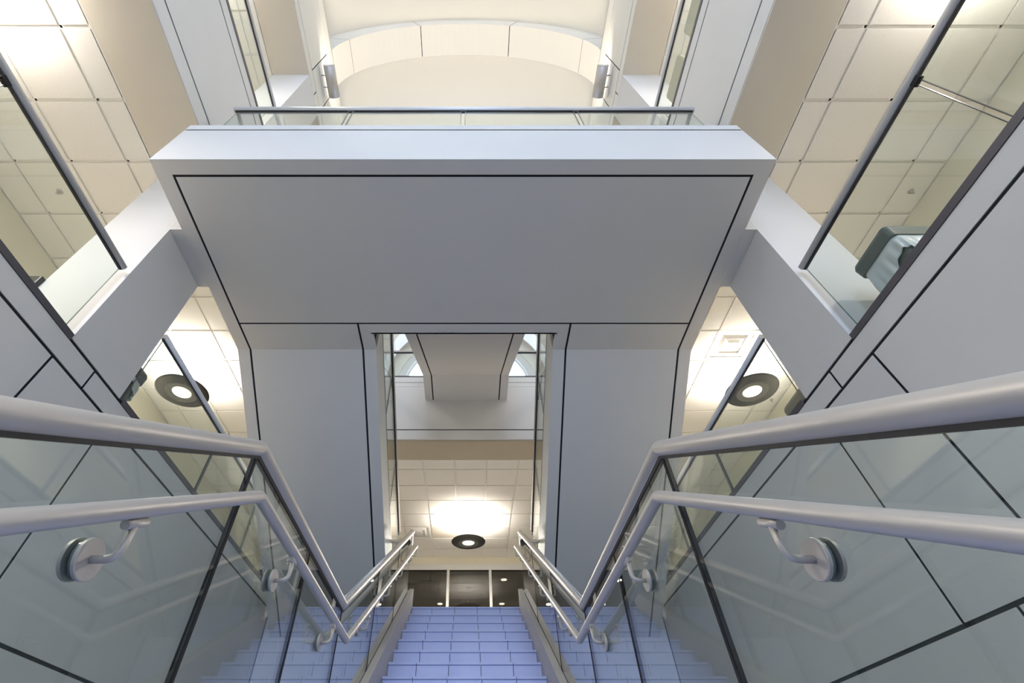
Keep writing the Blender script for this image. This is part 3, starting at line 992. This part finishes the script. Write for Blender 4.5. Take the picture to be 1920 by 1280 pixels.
pendant(-4.133, 5.24, C1, 4.50, P_PENDANT, 'black ring pendant lamp seen through the gap beside the column, no vent near it', 'ring pendant lamps')
pendant(4.175, 5.22, C1, 4.50, P_PENDANT, 'black ring pendant lamp below the square ceiling vent', 'ring pendant lamps')
pendant(0.045, 10.22, C1, 4.48, P_PENDANT * 1.35, 'black ring pendant lamp in the hall above the central stair head', 'ring pendant lamps')
pendant(-4.133, 0.25, C1, 4.50, P_PENDANT, 'black ring pendant lamp over the walkway before the column, opposite the vent side', 'ring pendant lamps')
pendant(4.175, 0.05, C1, 4.50, P_PENDANT_WEAK, 'black ring pendant lamp over the walkway before the column, vent side', 'ring pendant lamps')
for s in (-1, 1):
    pendant(s * 4.15, 0.3, C2, 8.6, P_TOP, 'black ring pendant lamp over the upper gallery %s' % ('with the two beige chairs' if s > 0 else 'without chairs'), 'gallery pendant lamps')
    pendant(s * 4.15, 5.2, C2, 8.6, P_TOP * 0.6, 'black ring pendant lamp over the rear of the upper gallery %s' % ('on the chair side' if s > 0 else 'opposite the chairs'), 'gallery pendant lamps')


def sconce(s, yc, zc, label, power):
    x = s * 2.53
    e = empty('wall_uplight', (x, yc, zc), label, 'wall light', 'vault uplights')
    n, L, r = 20, 0.27, 0.105
    v, f = [], []
    for rr in (r, r - 0.006):
        for y in (yc - L, yc + L):
            for i in range(n + 1):
                a = math.pi + math.pi * i / n
                v.append((x + rr * math.cos(a), y, zc + rr * math.sin(a) * 1.15))
    K = n + 1
    for i in range(n):
        f.append((i, i + 1, K + i + 1, K + i))
        f.append((2 * K + i, 3 * K + i, 3 * K + i + 1, 2 * K + i + 1))
        f.append((i, 2 * K + i, 2 * K + i + 1, i + 1))
        f.append((K + i, K + i + 1, 3 * K + i + 1, 3 * K + i))
    f += [(0, K, 3 * K, 2 * K), (n, 2 * K + n, 3 * K + n, K + n)]
    pydata('trough', v, f, STEEL, e, True)
    for y in (yc - L, yc + L):
        vv = [(x + r * math.cos(math.pi + math.pi * i / n), y + d, zc + r * math.sin(math.pi + math.pi * i / n) * 1.15) for d in (-0.004, 0.004) for i in range(n + 1)]
        pydata('end_cap', vv, [tuple(range(K)), tuple(range(2 * K - 1, K - 1, -1))] + [(i, i + 1, K + i + 1, K + i) for i in range(n)] + [(n, 0, K, K + n)], STEEL, e)
    for y in (yc - 0.1, yc + 0.1):
        tube('bracket_arm', [(x + s * 0.06, y, zc - 0.08), (x + s * 0.13, y, zc - 0.02), (s * (W + 0.002), y, zc - 0.02)], 0.012, STEEL, e, 0.02, 10)
    box('wall_plate', (s * (W - 0.018), s * (W + 0.001)), (yc - L, yc + L), (zc - 0.06, zc + 0.05), WHITE, e)
    box('lamp_tube', (x - 0.03, x + 0.03), (yc - L + 0.03, yc + L - 0.03), (zc - 0.03, zc - 0.01), DIFF, e)
    area('uplight', (x - s * 0.02, yc, zc + 0.02), 0.12, 0.48, power, (1, 0.86, 0.67), (math.pi, -s * math.radians(24), 0), e, spread=math.radians(150))


for s in (-1, 1):
    sconce(s, 2.50, 9.83, 'brushed steel trough uplight on the vault beam above the column, %s' % ('chair side' if s > 0 else 'opposite the chairs'), P_SCONCE)
    sconce(s, 7.42, 9.83, 'brushed steel trough uplight on the vault beam above the upper hall edge, %s' % ('chair side' if s > 0 else 'opposite the chairs'), P_SCONCE)
    sconce(s, -2.4, 9.83, 'brushed steel trough uplight on the vault beam near the glazed front, %s' % ('chair side' if s > 0 else 'opposite the chairs'), P_SCONCE)


# ------------------------------------------------------------------ ceiling fittings
def vent(x, y, z, label):
    e = empty('ceiling_vent', (x, y, z), label, 'vent')
    h = 0.296

    def ring(name, a, b, z0, z1, material):
        v = []
        for r, zz in ((a, z0), (b, z1)):
            v += [(x + r, y + r, zz), (x - r, y + r, zz), (x - r, y - r, zz), (x + r, y - r, zz)]
        for r, zz in ((a, z0 + 0.008), (b, z1 + 0.008)):
            v += [(x + r, y + r, zz), (x - r, y + r, zz), (x - r, y - r, zz), (x + r, y - r, zz)]
        f = []
        for i in range(4):
            j = (i + 1) % 4
            f += [(i, j, 4 + j, 4 + i), (8 + i, 12 + i, 12 + j, 8 + j), (i, 8 + i, 8 + j, j), (4 + i, 4 + j, 12 + j, 12 + i)]
        return pydata(name, v, f, material, e)
    ring('frame', h, 0.245, z, z - 0.002, WHITE)
    ring('louvre', 0.190, 0.150, z + 0.03, z - 0.008, WHITE)
    ring('louvre', 0.105, 0.07, z + 0.03, z - 0.010, WHITE)
    box('centre_plate', (x - 0.07, x + 0.07), (y - 0.07, y + 0.07), (z - 0.015, z - 0.007), WHITE, e, 0.003)
    box('duct', (x - 0.25, x + 0.25), (y - 0.25, y + 0.25), (z + 0.06, z + 0.11), LAMPBLACK, e)
    return e


vent(VENT[0], VENT[1], C1, 'square white louvred ceiling vent beside a ring pendant lamp')
vent(VENT2[0], VENT2[1], C1, 'square white louvred ceiling vent in the hall at the stair head')
tag(box('ceiling_speaker_panel', (PAN[0] - 0.295, PAN[0] + 0.295), (PAN[1] - 0.295, PAN[1] + 0.295), (C1 + 0.001, C1 + 0.018), BEIGE, None, 0.003),
    'plain beige panel set among the white ceiling tiles by the hall pendant', 'ceiling panel')


def sprinkler(x, y, z, label):
    e = empty('sprinkler_head', (x, y, z), label, 'sprinkler', 'sprinkler heads')
    lathe('escutcheon', [(0, 0), (0.035, 0), (0.030, -0.008), (0.015, -0.010), (0, -0.010)], (x, y, z), STEEL, e, 24)
    lathe('nozzle', [(0.010, -0.008), (0.010, -0.03), (0.004, -0.035), (0.004, -0.045), (0.016, -0.046), (0.016, -0.049), (0, -0.05)], (x, y, z), STEEL, e, 16)


sprinkler(-4.556, 2.40, C1, 'small steel ceiling sprinkler over the walkway before the column, opposite the vent side')
sprinkler(5.02, 2.395, C1, 'small steel ceiling sprinkler close to the wall before the column, vent side')
sprinkler(5.05, 6.03, C1, 'small steel ceiling sprinkler close to the wall beyond the ring pendant, vent side')
sprinkler(-0.06, 11.65, C1, 'small steel ceiling sprinkler in the hall behind the ring pendant')


# ------------------------------------------------------------------ bins and chairs
def rounded(w, d, r, n=5):
    pts = []
    for cx, cy, a0 in ((w / 2 - r, d / 2 - r, 0), (-w / 2 + r, d / 2 - r, 90), (-w / 2 + r, -d / 2 + r, 180), (w / 2 - r, -d / 2 + r, 270)):
        for i in range(n + 1):
            a = math.radians(a0 + 90 * i / n)
            pts.append((cx + r * math.cos(a), cy + r * math.sin(a)))
    return pts


def loft(name, rings, material, parent, caps=(True, True)):
    n = len(rings[0])
    v = [p for r in rings for p in r]
    f = []
    for k in range(len(rings) - 1):
        for i in range(n):
            j = (i + 1) % n
            f.append((k * n + i, k * n + j, (k + 1) * n + j, (k + 1) * n + i))
    if caps[0]:
        f.append(tuple(range(n)))
    if caps[1]:
        f.append(tuple(range((len(rings) - 1) * n, len(rings) * n)))
    return pydata(name, v, f, material, parent)


def waste_bin(x, y, z, w, d, h, material, label, bag=None):
    e = empty('waste_bin', (x, y, z), label, 'waste bin', 'walkway waste bins')

    def ring(k, zz, r=0.035):
        return [(x + px, y + py, z + zz) for px, py in rounded(w * k, d * k, r)]
    loft('body', [ring(0.80, 0.0), ring(0.80, 0.005), ring(0.96, h - 0.10), ring(0.93, h - 0.10), ring(0.78, 0.03)], material, e, (True, True))
    loft('rim', [ring(0.955, h - 0.115), ring(1.04, h - 0.11), ring(1.07, h - 0.03), ring(1.02, h), ring(0.90, h), ring(0.90, h - 0.05), ring(0.94, h - 0.11)], material, e, (False, False))
    if bag:
        # liner folded over the rim: pleated skirt, longer towards the stairwell
        v, f = [], []
        base = []
        for px, py in rounded(w * 1.09, d * 1.09, 0.05, 12):
            base.append((px, py))
        dense = []
        for a, b in zip(base, base[1:] + base[:1]):
            k = max(1, int(math.hypot(b[0] - a[0], b[1] - a[1]) / 0.012))
            dense += [(a[0] + (b[0] - a[0]) * i / k, a[1] + (b[1] - a[1]) * i / k) for i in range(k)]
        n = len(dense)
        rows = 12
        for rI in range(rows + 1):
            q = rI / rows
            for i, (px, py) in enumerate(dense):
                th = math.atan2(py, px)
                drop = bag(th) * q
                pl = 0.016 * q * math.sin(i * 0.9 + 0.8 * math.sin(i * 0.21)) + 0.006 * math.sin(i * 0.37 + 3 * q)
                k = 0.90 + (0.06 + pl * 2.6) * min(1, q * 2.5) - 0.03 * q * q
                v.append((x + px * k, y + py * k, z + h - 0.105 - drop))
        for rI in range(rows):
            for i in range(n):
                j = (i + 1) % n
                f.append((rI * n + i, rI * n + j, (rI + 1) * n + j, (rI + 1) * n + i))
        bg_ = pydata('bag_liner', v, f, BAG, e, True)
        sd = bg_.modifiers.new('thickness', 'SOLIDIFY')
        sd.thickness = 0.002
    return e


waste_bin(3.16, 1.86, Z1, 0.40, 0.36, 0.82, BIN, 'grey-green waste bin with a white bag folded over its rim, beside the column',
          lambda th: 0.08 + 0.25 * max(0, math.cos(th - math.pi * 0.80)) ** 2 + 0.10 * max(0, math.cos(th + math.pi * 0.62)) ** 6)
waste_bin(-3.16, 3.10, Z1, 0.40, 0.34, 0.84, BIN, 'grey-green waste bin with a small tuft of white bag, behind the column',
          lambda th: 0.03 + 0.16 * max(0, math.cos(th - math.pi * 0.28)) ** 8)
waste_bin(3.22, 3.30, Z1, 0.42, 0.40, 0.64, TAUPE, 'low taupe waste bin without a bag behind the column, vent side')
e = empty('wall_box', (-3.40, 2.3, 2.9), 'small black box fixed to the outer face of the column', 'wall box')
box('case', (-3.46, -3.346), (2.19, 2.42), (2.62, 3.10), BINBLACK, e, 0.012)
box('cover', (-3.475, -3.46), (2.21, 2.40), (2.65, 3.07), BINBLACK, e, 0.004)


def chair(y, label):
    x = 3.15
    e = empty('lounge_chair', (x, y, Z2), label, 'chair', 'chairs on the upper gallery')
    box('backrest', (2.82, 2.92), (y - 0.275, y + 0.275), (Z2 + 0.36, Z2 + 0.90), UPHOL, e, 0.045)
    box('seat', (2.90, 3.40), (y - 0.265, y + 0.265), (Z2 + 0.36, Z2 + 0.47), UPHOL, e, 0.04)
    for dx in (2.88, 3.36):
        for dy in (-0.23, 0.23):
            tube('leg', [(dx, y + dy, Z2), (dx, y + dy, Z2 + 0.38)], 0.014, STEEL, e, 0, 10)


chair(1.775, 'beige upholstered chair backing onto the gallery glass, beside the column')
chair(1.0, 'beige upholstered chair backing onto the gallery glass, further from the column')
